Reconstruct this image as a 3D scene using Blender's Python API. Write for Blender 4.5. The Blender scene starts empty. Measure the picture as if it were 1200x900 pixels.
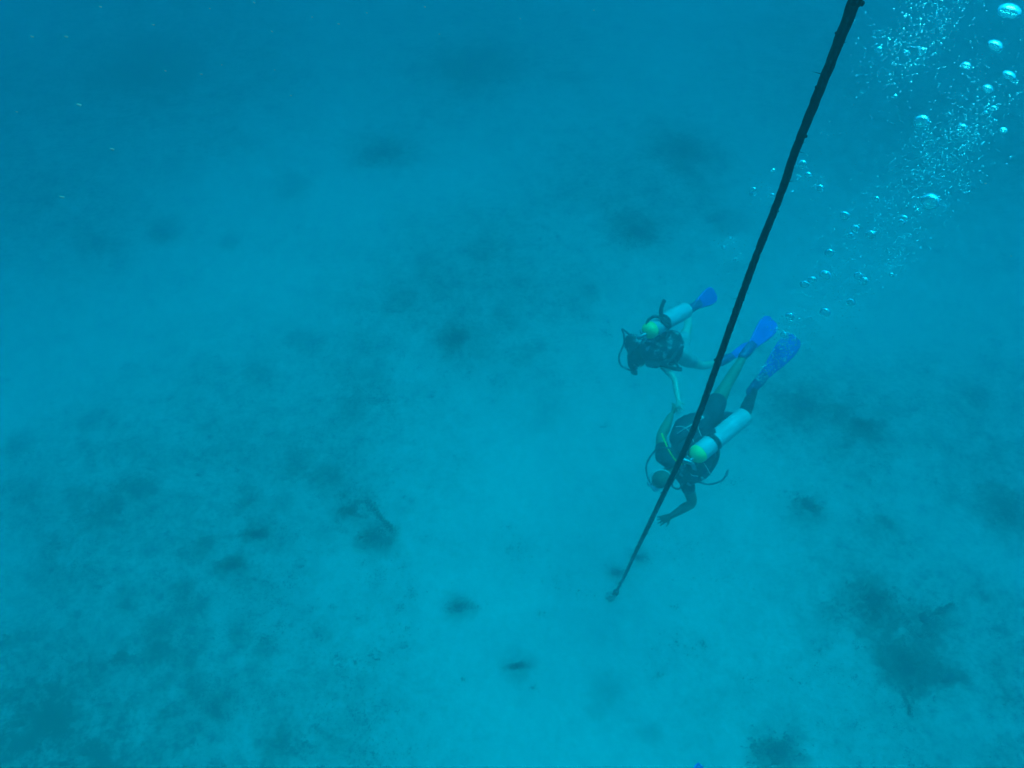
import bpy, bmesh, math, random
from mathutils import Vector, Matrix, Quaternion, noise
sc = bpy.context.scene
COL = sc.collection
R = math.radians

# ------------------------------------------------------------------ camera, light, exposure
CAM = Vector((0, 0, 9.0)); TILT = R(40)          # looks 50 degrees below the horizon
cd = bpy.data.cameras.new('camera'); cam = bpy.data.objects.new('camera', cd); COL.objects.link(cam)
cam.location = CAM; cam.rotation_euler = (TILT, 0, 0)
cd.sensor_width = 36; cd.lens = 27; cd.clip_start = 0.05; cd.clip_end = 600
sc.camera = cam
CR = Matrix.Rotation(TILT, 3, 'X')
AX, AY, AZ = CR @ Vector((1, 0, 0)), CR @ Vector((0, 1, 0)), CR @ Vector((0, 0, -1))  # right, up, forward
F = 900.0
def P(x, y, z):                                   # a point z metres ahead, seen at x, y of the 1200x900 photograph
    return CAM + AZ * z + AX * ((x - 600) / F * z) + AY * ((450 - y) / F * z)
def G(x, y, h=0.0):                               # the point of the sea bed seen at x, y
    d = AZ + AX * ((x - 600) / F) + AY * ((450 - y) / F)
    return CAM + d * ((h - CAM.z) / d.z)

SUN_EL, SUN_AZ = R(64), R(35)
w = bpy.data.worlds.new('World'); sc.world = w; w.use_nodes = True
wt = w.node_tree; wt.nodes.clear()
wo = wt.nodes.new('ShaderNodeOutputWorld'); bg = wt.nodes.new('ShaderNodeBackground'); sk = wt.nodes.new('ShaderNodeTexSky')
sk.sky_type = 'NISHITA'; sk.sun_disc = False; sk.sun_elevation = SUN_EL; sk.sun_rotation = SUN_AZ
bg.inputs['Strength'].default_value = 0.15
wt.links.new(sk.outputs[0], bg.inputs['Color']); wt.links.new(bg.outputs[0], wo.inputs['Surface'])
ld = bpy.data.lights.new('sun', 'SUN'); ld.energy = 5.0; ld.angle = R(40); ld.color = (1.0, 0.96, 0.88)
sun = bpy.data.objects.new('sun', ld); COL.objects.link(sun)
sdir = Vector((math.sin(SUN_AZ) * math.cos(SUN_EL), math.cos(SUN_AZ) * math.cos(SUN_EL), math.sin(SUN_EL)))
sun.rotation_euler = sdir.to_track_quat('Z', 'Y').to_euler(); sun.location = (0, 0, 30)
sc.view_settings.view_transform = 'Standard'; sc.view_settings.look = 'None'
sc.view_settings.gamma = 1.0; sc.view_settings.use_curve_mapping = False
sc.view_settings.exposure = 1.54
sc.cycles.max_bounces = 6; sc.cycles.diffuse_bounces = 2; sc.cycles.glossy_bounces = 3
sc.cycles.transmission_bounces = 6; sc.cycles.transparent_max_bounces = 8; sc.cycles.volume_bounces = 4
sc.cycles.use_denoising = True

# ------------------------------------------------------------------ helpers
def tag(o, label=None, cat=None, group=None, kind=None):
    if label: o['label'] = label
    if cat: o['category'] = cat
    if group: o['group'] = group
    if kind: o['kind'] = kind
    return o
def link(name, me, mat=None, parent=None, smooth=True):
    o = bpy.data.objects.new(name, me); COL.objects.link(o)
    if mat: me.materials.append(mat)
    if smooth and me.polygons: me.polygons.foreach_set('use_smooth', [True] * len(me.polygons))
    if parent:
        o.parent = parent; o.matrix_parent_inverse = Matrix.Translation(-parent.location)
    return o
def build(name, bm, mat=None, parent=None, smooth=True):
    me = bpy.data.meshes.new(name); bm.to_mesh(me); bm.free()
    return link(name, me, mat, parent, smooth)
def empty(name, loc):
    o = bpy.data.objects.new(name, None); COL.objects.link(o); o.location = loc; o.empty_display_size = .2
    return o
def principled(name, color, rough=0.7, metal=0.0, spec=0.3):
    m = bpy.data.materials.new(name); m.use_nodes = True
    b = m.node_tree.nodes['Principled BSDF']
    b.inputs['Base Color'].default_value = (*color, 1); b.inputs['Roughness'].default_value = rough
    b.inputs['Metallic'].default_value = metal; b.inputs['Specular IOR Level'].default_value = spec
    return m
def mottled(name, c1, c2, scale=8, rough=0.7, lo=.35, hi=.65, metal=0, bump=0.0, detail=5, coords='Object', spec=.3):
    m = principled(name, c1, rough, metal, spec); t = m.node_tree; N = t.nodes; b = N['Principled BSDF']
    tc = N.new('ShaderNodeTexCoord'); n = N.new('ShaderNodeTexNoise'); r = N.new('ShaderNodeValToRGB')
    n.inputs['Scale'].default_value = scale; n.inputs['Detail'].default_value = detail
    r.color_ramp.elements[0].position = lo; r.color_ramp.elements[0].color = (*c1, 1)
    r.color_ramp.elements[1].position = hi; r.color_ramp.elements[1].color = (*c2, 1)
    t.links.new(tc.outputs[coords], n.inputs['Vector']); t.links.new(n.outputs['Fac'], r.inputs['Fac'])
    t.links.new(r.outputs['Color'], b.inputs['Base Color'])
    if bump:
        bp = N.new('ShaderNodeBump'); bp.inputs['Strength'].default_value = bump; bp.inputs['Distance'].default_value = .01
        t.links.new(n.outputs['Fac'], bp.inputs['Height']); t.links.new(bp.outputs[0], b.inputs['Normal'])
    return m

# ------------------------------------------------------------------ the water: one closed box of even blue water
def water_material(ss, st):
    m = bpy.data.materials.new('sea_water_volume'); m.use_nodes = True; t = m.node_tree; t.nodes.clear()
    o = t.nodes.new('ShaderNodeOutputMaterial'); v = t.nodes.new('ShaderNodeVolumePrincipled')
    D = max(st) * 1.02
    col = [s / D for s in ss]
    ab = [(1 - min(1, (tt - s) / D / (1 - c))) ** 2 for s, tt, c in zip(ss, st, col)]
    v.inputs['Color'].default_value = (*col, 1); v.inputs['Absorption Color'].default_value = (*ab, 1)
    v.inputs['Density'].default_value = D; v.inputs['Anisotropy'].default_value = 0.8
    t.links.new(v.outputs[0], o.inputs['Volume'])
    return m
SS = (0.006, 0.0640, 0.0700)     # scattering per metre
ST = (0.60, 0.1455, 0.1250)      # scattering + absorption per metre
bm = bmesh.new(); bmesh.ops.create_cube(bm, size=1)
for v in bm.verts: v.co = Vector((v.co.x * 190, v.co.y * 190 + 30, (v.co.z + .5) * 13.2 - 1.4))
hz = build('haze', bm, water_material(SS, ST), smooth=False)
tag(hz, 'deep turquoise sea water thickening to blue in the distance', 'water', kind='stuff')

# ------------------------------------------------------------------ the sea bed
def fbm(x, y, s, o=4, z=0.0): return noise.fractal(Vector((x * s, y * s, z)), .6, 2.1, o)
def height(x, y):
    far = max(0, 1 - max(0, math.hypot(x, y - 8) - 30) / 40)
    h = .16 * fbm(x, y, .16) + .05 * fbm(x, y, .8, 4, 3)
    return far * h
def axis(lo, hi, fine, ends):
    a = []; v = lo
    while v <= hi: a.append(v); v += fine
    s = fine
    while a[-1] < ends[1]: s *= 1.25; a.append(min(a[-1] + s, ends[1]))
    s = fine; b = []; v = lo
    while v > ends[0]: s *= 1.25; v = max(v - s, ends[0]); b.append(v)
    return b[::-1] + a
xs = axis(-16, 16, .14, (-92, 92)); ys = axis(-1, 20, .14, (-62, 122))
me = bpy.data.meshes.new('sea_bed')
vs = [(x, y, height(x, y)) for y in ys for x in xs]; nx = len(xs)
fs = [(j * nx + i, j * nx + i + 1, (j + 1) * nx + i + 1, (j + 1) * nx + i) for j in range(len(ys) - 1) for i in range(nx - 1)]
me.from_pydata(vs, [], fs)
m = bpy.data.materials.new('pale_sand'); m.use_nodes = True; t = m.node_tree; N = t.nodes; L = t.links; b = N['Principled BSDF']
b.inputs['Roughness'].default_value = .95; b.inputs['Specular IOR Level'].default_value = .1
tc = N.new('ShaderNodeTexCoord')
def nz(scale, detail, rough=.6, dist=0, off=(0, 0, 0), vs=(1, 1, 1)):
    mp = N.new('ShaderNodeMapping'); mp.inputs['Location'].default_value = off; mp.inputs['Scale'].default_value = vs
    n = N.new('ShaderNodeTexNoise'); n.inputs['Scale'].default_value = scale; n.inputs['Detail'].default_value = detail
    n.inputs['Roughness'].default_value = rough; n.inputs['Distortion'].default_value = dist
    L.new(tc.outputs['Object'], mp.inputs['Vector']); L.new(mp.outputs[0], n.inputs['Vector']); return n.outputs['Fac']
def mr(v, a, bb, c, d, st='SMOOTHSTEP'):
    q = N.new('ShaderNodeMapRange'); q.interpolation_type = st
    for k, val in enumerate((a, bb, c, d)): q.inputs[k + 1].default_value = val
    L.new(v, q.inputs[0]); return q.outputs[0]
def mth(op, a, bb):
    q = N.new('ShaderNodeMath'); q.operation = op
    for k, val in enumerate((a, bb)):
        if isinstance(val, (int, float)): q.inputs[k].default_value = val
        else: L.new(val, q.inputs[k])
    return q.outputs[0]
def blob(px, py, rad, soft):                       # a broad patch round one place: algae, with corner darkening painted in
    c = G(px, py)
    q = N.new('ShaderNodeVectorMath'); q.operation = 'DISTANCE'; q.inputs[1].default_value = c
    L.new(tc.outputs['Object'], q.inputs[0])
    return mr(mth('ADD', q.outputs['Value'], mth('MULTIPLY', mth('SUBTRACT', nz(.5, 5, .6, .4), .5), 5.0)), rad - soft, rad + soft, 1, 0)
algae_falloff = None; stain = None  # broad algae cover; its corner patches also paint lens darkening into the sand
for px, py, rad, soft, amt in [(20, 910, 2.4, 2.2, .8), (130, 640, 2.3, 1.8, .45), (330, 520, 2.0, 1.6, .42), (560, 330, 2.0, 1.6, .4),
                               (1130, 760, 2.0, 1.8, .5), (960, 500, 1.4, 1.3, .45), (300, 880, 1.6, 1.4, .4), (1190, 520, 2.0, 2.0, .5),
                               (740, 210, 2.2, 1.9, .45), (150, 60, 5, 3.5, .7), (560, 40, 4, 3, .55), (1100, 80, 5, 3.5, .8), (30, 200, 3, 2.5, .6)]:
    v = mth('MULTIPLY', blob(px, py, rad, soft), amt)
    algae_falloff = v if algae_falloff is None else mth('MAXIMUM', algae_falloff, v)
STN = mth('MULTIPLY', mth('SUBTRACT', nz(2.6, 6, .65, .5, (2, 7, 0)), .5), 1.1)
for px, py, sx, amt in [(440, 634, 26, .9), (412, 604, 36, .5), (535, 402, 28, .8), (742, 270, 32, .8), (808, 176, 38, .8), (452, 180, 34, .7), (1022, 708, 40, .7), (1066, 780, 46, .95), (1110, 790, 26, .5),
                       (908, 882, 42, .9), (1184, 600, 40, .7), (944, 595, 26, .6), (1004, 502, 30, .6), (940, 480, 34, .6), (538, 711, 20, .7), (606, 781, 20, .5), (272, 661, 20, .7), (300, 624, 20, .6),
                       (556, 76, 46, .8), (176, 78, 50, .8), (748, 656, 15, .6), (722, 674, 13, .5), (130, 595, 24, .6), (90, 585, 20, .5), (185, 765, 20, .6), (182, 738, 20, .6), (325, 870, 34, .6), (60, 835, 34, .4), (20, 870, 24, .45), (105, 880, 24, .4), (700, 835, 14, .4), (150, 700, 18, .5), (215, 690, 16, .5), (225, 810, 20, .5), (255, 820, 20, .4), (30, 575, 18, .5), (165, 575, 18, .6), (115, 615, 16, .5), (310, 760, 16, .5), (280, 740, 16, .45), (350, 400, 16, .4), (300, 440, 16, .4), (500, 310, 16, .5), (560, 300, 16, .4), (590, 370, 14, .5), (520, 345, 14, .5), (440, 440, 18, .4), (380, 560, 18, .4), (330, 590, 14, .4),
                       (670, 95, 20, .5), (342, 220, 20, .6), (190, 268, 20, .6), (110, 283, 14, .5), (272, 282, 13, .6), (850, 258, 20, .5), (1148, 462, 18, .5), (20, 520, 18, .5), (690, 345, 12, .5),
                       (410, 480, 20, .5), (620, 420, 22, .5), (345, 545, 22, .5), (470, 350, 18, .5), (640, 480, 24, .4), (710, 810, 24, .4), (760, 860, 16, .4), (1035, 610, 16, .4), (100, 492, 14, .5), (240, 640, 14, .4)]:
    c = G(px, py); rad = ((G(px + sx, py) - c).length + (G(px, py + sx) - c).length) / 2
    q = N.new('ShaderNodeVectorMath'); q.operation = 'DISTANCE'; q.inputs[1].default_value = c
    L.new(tc.outputs['Object'], q.inputs[0])
    v = mr(mth('ADD', q.outputs['Value'], mth('MULTIPLY', STN, min(1.6, rad * 2.2))), rad * .15, rad * 1.35, amt, 0)
    stain = v if stain is None else mth('MAXIMUM', stain, v)
fine = mr(nz(5, 7, .72, .3), .3, .75, 0, 1)
mid = mr(nz(1.5, 6, .62, .5, (4, 2, 0), (1, 1.3, 1)), .42, .68, 0, 1)
spot = mr(nz(2.3, 4, .55, .5, (9, 1, 3), (1, 1.5, 1)), .50, .72, 0, 1)
spot2 = mr(nz(4.6, 4, .6, .5, (1, 5, 3), (1, 1.4, 1)), .52, .75, 0, 1)
cover = mth('MULTIPLY', algae_falloff, mth('ADD', .30, mth('ADD', mth('MULTIPLY', mid, .45), mth('MULTIPLY', fine, .35))))
cover = mth('ADD', cover, mth('MULTIPLY', mth('MULTIPLY', spot, .42), mth('ADD', algae_falloff, .12)))
cover = mth('ADD', cover, mth('MULTIPLY', mth('MULTIPLY', spot2, .65), mth('ADD', algae_falloff, .14)))
cover = mth('ADD', cover, mth('MULTIPLY', fine, .16))
cover = mth('ADD', cover, mth('MULTIPLY', mr(nz(15, 5, .75, .2, (3, 3, 3)), (.42), .70, 0, 1), mth('ADD', mth('MULTIPLY', algae_falloff, .75), .14)))
cover = mth('ADD', cover, mth('MULTIPLY', stain, .72))
mx = N.new('ShaderNodeMix'); mx.data_type = 'RGBA'; mx.clamp_factor = True
mx.inputs['A'].default_value = (.68, .62, .49, 1); mx.inputs['B'].default_value = (.15, .16, .11, 1)
L.new(cover, mx.inputs['Factor']); L.new(mx.outputs['Result'], b.inputs['Base Color'])
bp = N.new('ShaderNodeBump'); bp.inputs['Strength'].default_value = .5; bp.inputs['Distance'].default_value = .03
L.new(nz(9, 8, .7), bp.inputs['Height']); L.new(bp.outputs[0], b.inputs['Normal'])
sea_bed = link('sea_bed', me, m); tag(sea_bed, kind='structure')

# ------------------------------------------------------------------ algae on the bed
FILM = [(G(px, py), r, a) for px, py, r, a in [(60, 900, 2.6, .8), (130, 640, 2.3, .7), (330, 520, 2.0, .6), (560, 330, 2.0, .7),
        (1130, 760, 1.8, .5), (960, 500, 1.4, .35), (300, 880, 1.6, .7), (1190, 520, 2.0, .3), (740, 210, 2.2, .5), (280, 700, 1.7, .8), (500, 400, 1.3, .6)]]
rnd = random.Random(7)
def leaves(V, Fc, c, n, rx, ry, hgt, size, rn):     # n small leaves strewn round c, thick in the middle and thin at the rim
    for _ in range(n):
        a = rn.uniform(0, 6.283); q = min(abs(rn.gauss(0, .5)), 1.25)
        x = c.x + math.cos(a) * q * rx; y = c.y + math.sin(a) * q * ry
        z = height(x, y) + rn.uniform(.1, 1) * hgt * max(.15, 1 - q)
        s = size * rn.uniform(.5, 1.3); d = Vector((rn.gauss(0, 1), rn.gauss(0, 1), rn.gauss(0, .55))).normalized()
        sd = d.cross(Vector((rn.gauss(0, .5), rn.gauss(0, .5), 1))).normalized() * s * .36
        o = Vector((x, y, z)); b0 = len(V)
        V += [o - d * s * .5 - sd * .5, o - sd, o + d * s * .5, o + sd]
        Fc.append((b0, b0 + 1, b0 + 2, b0 + 3))
M_ALG = mottled('dark_algae', (.09, .105, .07), (.16, .17, .115), 3, .9)
M_ALG2 = mottled('thin_brown_algae', (.13, .135, .095), (.22, .215, .155), 2, .9)
CL = [(440, 630, 24, 16, 'dark curved algae clump left of the rope anchor, darkest on its lower side'),
      (412, 600, 34, 24, 'faint spread algae patch just above the curved dark clump'),
      (535, 402, 26, 15, 'dark compact algae clump in the middle of the bed, left of both divers'),
      (742, 270, 30, 24, 'round dark algae clump straight above the upper diver'),
      (808, 176, 36, 24, 'wide dark algae clump high on the bed left of the rope'),
      (452, 180, 32, 20, 'blurred oval algae clump high on the bed in front of the deep water'),
      (1022, 708, 40, 26, 'upper lobe of the big ragged algae growth at lower right'),
      (1066, 782, 42, 36, 'darkest lump of the big ragged algae growth at lower right'),
      (1078, 728, 22, 20, 'small algae lump with a spur pointing right in the ragged growth'),
      (1115, 792, 24, 14, 'outermost thin algae tuft on the right side of the ragged growth'),
      (910, 880, 38, 30, 'dark algae clump cut by the bottom edge right of the blue fin tip'),
      (1184, 600, 34, 28, 'broad dim algae clump at the right edge of the bed'),
      (944, 595, 22, 14, 'small dim algae clump to the right of the lower diver, above the ragged growth'),
      (1004, 502, 26, 12, 'flat algae clump level with the lower diver, to the right of the tank'),
      (940, 480, 26, 24, 'loose brown algae patch right of the dark legged diver'),
      (538, 711, 19, 10, 'small oval algae clump on clean sand below the middle'),
      (606, 781, 17, 7, 'thin flat algae clump on clean sand near the bottom'),
      (272, 661, 19, 10, 'dark oval algae clump among the mottled growth at lower left'),
      (300, 624, 20, 8, 'narrow algae streak just above the dark oval clump at lower left'),
      (556, 76, 40, 26, 'large shadowy algae clump far off near the top of the bed'),
      (176, 78, 44, 32, 'large shadowy algae clump far off at the upper left'),
      (748, 656, 14, 6, 'tiny algae smear beside the lower end of the rope'),
      (724, 674, 10, 6, 'tiny algae smear just left of the lower end of the rope')]
for k, (px, py, sx, sy, lab) in enumerate(CL):
    c = G(px, py); ex = (G(px + sx, py) - c).length; ey = (G(px, py + sy) - c).length
    rn = random.Random(100 + k); V = []; Fc = []
    big = ex > .3
    # low lumpy growth in the middle
    subs = [(c + Vector((rn.gauss(0, .33) * ex, rn.gauss(0, .33) * ey, 0)), rn.uniform(.25, .6)) for _ in range(7 if big else 4)]
    area = max(.08, ex * ey)
    dim = k in (1, 9, 11, 14, 19, 20, 21, 22)
    n_ = int(min(5200, math.pi * ex * ey * .5 / .00016 * (.40 if dim else .75) + 60)); k_ = 0; lf = .027
    if n_ < 900: lf *= math.sqrt(n_ / 900); n_ = 900
    while k_ < n_:
        a = rn.uniform(0, 6.283); q = abs(rn.gauss(0, .58))
        if q > 1.2: continue
        p_ = c + Vector((math.cos(a) * q * ex, math.sin(a) * q * ey, 0))
        if rn.random() > .75 + 1.5 * fbm(p_.x, p_.y, 1.6, 4, k * 5.0): continue
        leaves(V, Fc, p_, 4, .025, .025, .03 + .07 * max(0, 1 - q) * min(1, ex), lf, rn); k_ += 4
    if lab.startswith('small algae lump with a spur'):
        for q in range(7): leaves(V, Fc, G(px + 14 + q * 4, py - 8 - q * 2), 26, .07, .06, .03, .027, rn)
    if k == 0:
        for q in range(9): leaves(V, Fc, G(432 + q * 3.5, 590 + q * 4), 34, .09, .09, .04, .027, rn)
    if k == 7:
        for q in range(6): leaves(V, Fc, G(1060 + q * 1.5, 812 + q * 5), 22, .06, .06, .04, .027, rn)
    base = sum(V, Vector()) / len(V); base.z = height(base.x, base.y)
    me = bpy.data.meshes.new('algae_clump'); me.from_pydata([v - base for v in V], [], Fc)
    o = link('algae_clump', me, M_ALG2 if dim else M_ALG, smooth=False); o.location = base
    tag(o, lab, 'algae', 'algae clumps on the sand')
V = []; Fc = []
def dens(x, y):
    d = .06
    for c, r, a in FILM:
        q = math.hypot(x - c.x, y - c.y) / r
        d = max(d, a * max(0, min(1, 1.5 - q)))
    return d * (.35 + 1.3 * max(0, .5 + fbm(x, y, .7, 3, 7)))
n = 0
while n < 1700:
    x = rnd.uniform(-14, 14); y = rnd.uniform(1.5, 26)
    if rnd.random() > dens(x, y): continue
    s = rnd.choice((.05, .07, .1, .1, .16, .24)) * rnd.uniform(.7, 1.4)
    leaves(V, Fc, Vector((x, y, 0)), int(6 + s * 260), s * rnd.uniform(1.5, 2.8), s * 1.6, .02 + s * .05, .022, rnd); n += 1
me = bpy.data.meshes.new('algae_cover'); me.from_pydata(V, [], Fc)
tag(link('algae_cover', me, M_ALG2, smooth=False), 'scattered low brown algae tufts mottling the pale sand', 'algae', kind='stuff')

# ------------------------------------------------------------------ tubes and bodies
def frame(T, ref):
    v = (ref - T * ref.dot(T))
    if v.length < 1e-5: v = T.orthogonal()
    v.normalize(); return T.cross(v).normalized(), v
def tube(bm, pts, rad, ref=None, seg=14, caps=True, sub=1):
    """pts swept with radii (r or (across, along ref)), round ends"""
    ref = ref or -AZ; pts = [Vector(p) for p in pts]
    rad = [(r, r) if not isinstance(r, tuple) else r for r in rad]
    if sub > 1 and len(pts) > 2:
        PP = []; RR = []
        for i in range(len(pts) - 1):
            p0 = pts[max(i - 1, 0)]; p1 = pts[i]; p2 = pts[i + 1]; p3 = pts[min(i + 2, len(pts) - 1)]
            for k in range(sub):
                t = k / sub
                PP.append(.5 * (2 * p1 + (p2 - p0) * t + (2 * p0 - 5 * p1 + 4 * p2 - p3) * t * t + (3 * p1 - p0 - 3 * p2 + p3) * t ** 3))
                RR.append(tuple(rad[i][j] * (1 - t) + rad[i + 1][j] * t for j in (0, 1)))
        PP.append(pts[-1]); RR.append(rad[-1]); pts, rad = PP, RR
    n = len(pts); rings = []
    tans = [(pts[min(i + 1, n - 1)] - pts[max(i - 1, 0)]).normalized() for i in range(n)]
    def ring(c, T, a, b):
        u, v = frame(T, ref)
        return [bm.verts.new(c + u * (math.cos(2 * math.pi * k / seg) * a) + v * (math.sin(2 * math.pi * k / seg) * b)) for k in range(seg)]
    if caps:
        r0 = rad[0]; m_ = min(r0)
        for f in (.97, .75, .4): rings.append(ring(pts[0] - tans[0] * m_ * f, tans[0], r0[0] * math.sqrt(1 - f * f), r0[1] * math.sqrt(1 - f * f)))
    for p, T, (a, b_) in zip(pts, tans, rad): rings.append(ring(p, T, a, b_))
    if caps:
        r0 = rad[-1]; m_ = min(r0)
        for f in (.4, .75, .97): rings.append(ring(pts[-1] + tans[-1] * m_ * f, tans[-1], r0[0] * math.sqrt(1 - f * f), r0[1] * math.sqrt(1 - f * f)))
    for a, b_ in zip(rings, rings[1:]):
        for k in range(seg): bm.faces.new((a[k], a[(k + 1) % seg], b_[(k + 1) % seg], b_[k]))
    bm.faces.new(rings[0][::-1]); bm.faces.new(rings[-1])
    return rings
def ell(bm, c, X, Y, Z, rx, ry, rz, seg=20, rings=14):
    M = Matrix(((X.x * rx, Y.x * ry, Z.x * rz, c.x), (X.y * rx, Y.y * ry, Z.y * rz, c.y), (X.z * rx, Y.z * ry, Z.z * rz, c.z), (0, 0, 0, 1)))
    bmesh.ops.create_uvsphere(bm, u_segments=seg, v_segments=rings, radius=1, matrix=M)
def fuse(name, bm, vox, mat, parent=None, smooth=3):
    """fuses overlapping shapes into one continuous skin"""
    bmesh.ops.recalc_face_normals(bm, faces=bm.faces)
    me = bpy.data.meshes.new(name); bm.to_mesh(me); bm.free()
    tmp = bpy.data.objects.new('tmp_fuse', me); COL.objects.link(tmp)
    r = tmp.modifiers.new('r', 'REMESH'); r.mode = 'VOXEL'; r.voxel_size = vox
    s = tmp.modifiers.new('s', 'SMOOTH'); s.factor = .5; s.iterations = smooth
    dg = bpy.context.evaluated_depsgraph_get(); out = bpy.data.meshes.new_from_object(tmp.evaluated_get(dg)); out.name = name
    bpy.data.objects.remove(tmp, do_unlink=True); bpy.data.meshes.remove(me)
    return link(name, out, mat, parent)
def head(bm, c, crown, face):
    side = crown.cross(face).normalized(); crown = face.cross(side).normalized()
    ell(bm, c, side, face, crown, .080, .100, .102)
    ell(bm, c + face * .035 - crown * .055, side, face, crown, .054, .060, .068)          # jaw
    ell(bm, c + face * .085 - crown * .095, side, face, crown, .024, .020, .018)          # chin
    tube(bm, [c + face * .088 + crown * .012, c + face * .112 - crown * .03], [.009, .014], seg=8)
    tube(bm, [c + face * .09 - crown * .062 - side * .022, c + face * .098 - crown * .062, c + face * .09 - crown * .062 + side * .022], [.006, .009, .006], seg=8)
    for s in (-1, 1):
        ell(bm, c + side * .076 * s - crown * .012, side, face, crown, .010, .020, .032, 10, 8)
        ell(bm, c + side * .030 * s + face * .082 + crown * .005, side, face, crown, .014, .010, .010, 10, 8)
    return side, crown
def hand(bm, wrist, tip, back, thumb_side, curl=.35):
    """palm and five bent fingers between the wrist and the finger tips; back is the back of the hand"""
    d = (tip - wrist).normalized(); Ln = .185; s = d.cross(back).normalized(); back = s.cross(d).normalized()
    pc = wrist + d * .075
    tube(bm, [wrist - d * .01, wrist + d * .03, pc, wrist + d * .098], [(.027, .020), (.036, .017), (.042, .015), (.040, .013)], ref=back, seg=12)
    for k, (off, ln) in enumerate(((-.031, .072), (-.0105, .082), (.0105, .076), (.030, .060))):
        off *= thumb_side * 1.12
        p = wrist + d * .092 + s * off; pts = [p - d * .02, p]; dd = (d + s * off * 7).normalized(); a = 0
        for f in (.42, .32, .26):
            a += curl; q = (dd * math.cos(a) - back * math.sin(a)).normalized(); pts.append(pts[-1] + q * ln * f)
        tube(bm, pts, [.0095, .0095, .009, .008, .0068], ref=back, seg=8)
    t0 = wrist + d * .035 - s * thumb_side * .028
    td = (d * .65 - s * thumb_side * .72 - back * .25).normalized(); t1 = t0 + td * .045; t2 = t1 + (td + d * .5).normalized() * .032
    tube(bm, [t0 - td * .01, t0, t1, t2], [.012, .013, .0105, .0085], ref=back, seg=8)
def clean(bm): bmesh.ops.recalc_face_normals(bm, faces=bm.faces)
def tubeobj(name, pts, r, mat, parent, sub=6, seg=10):
    bm = bmesh.new(); tube(bm, pts, r if isinstance(r, list) else [r] * len(pts), seg=seg, sub=sub); clean(bm)
    return build(name, bm, mat, parent)

# ------------------------------------------------------------------ diver and scuba gear builders
M_SKIN = mottled('tanned_skin', (.25, .165, .09), (.31, .21, .115), 9, .55)
M_SKIN2 = mottled('pale_skin', (.56, .47, .33), (.62, .52, .38), 9, .55)
M_HAIR = mottled('dark_hair', (.012, .010, .009), (.03, .024, .02), 30, .6, bump=.6)
M_STUB = mottled('cropped_hair', (.15, .105, .06), (.22, .16, .10), 40, .8, bump=.3)
M_NEO = mottled('black_neoprene', (.012, .013, .015), (.028, .03, .034), 14, .75, bump=.3)
M_VEST = mottled('black_nylon', (.014, .016, .02), (.04, .044, .05), 22, .6, bump=.4)
M_WEB = principled('black_webbing', (.012, .013, .015), .7)
M_RUB = principled('black_rubber', (.015, .016, .018), .45, 0, .5)
M_PALEWEB = principled('pale_webbing', (.8, .8, .74), .7)
M_YEL = principled('yellow_rubber', (.75, .72, .05), .45)
M_YPAINT = mottled('yellow_tank_paint', (.56, .72, .16), (.68, .80, .22), 10, .4)
M_TANK = mottled('worn_pale_aluminium', (.40, .44, .42), (.52, .54, .52), 6, .45, metal=0, bump=.1)
M_CHROME = principled('chromed_brass', (.35, .35, .34), .32, 1.0)
M_GLASSM = principled('mask_lens', (.05, .08, .1), .08, 0, .8)
M_SIL = principled('clear_silicone', (.7, .72, .68), .35)
M_SHORT = mottled('light_shorts', (.3, .33, .3), (.42, .45, .4), 10, .8)
M_LEG = mottled('dark_shin_tone', (.025, .035, .035), (.07, .085, .075), 26, .8, bump=.3)
M_PRINT = mottled('speckled_vest_fabric', (.012, .016, .02), (.50, .55, .52), 17, .65, .54, .68, detail=6, bump=.5)

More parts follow.
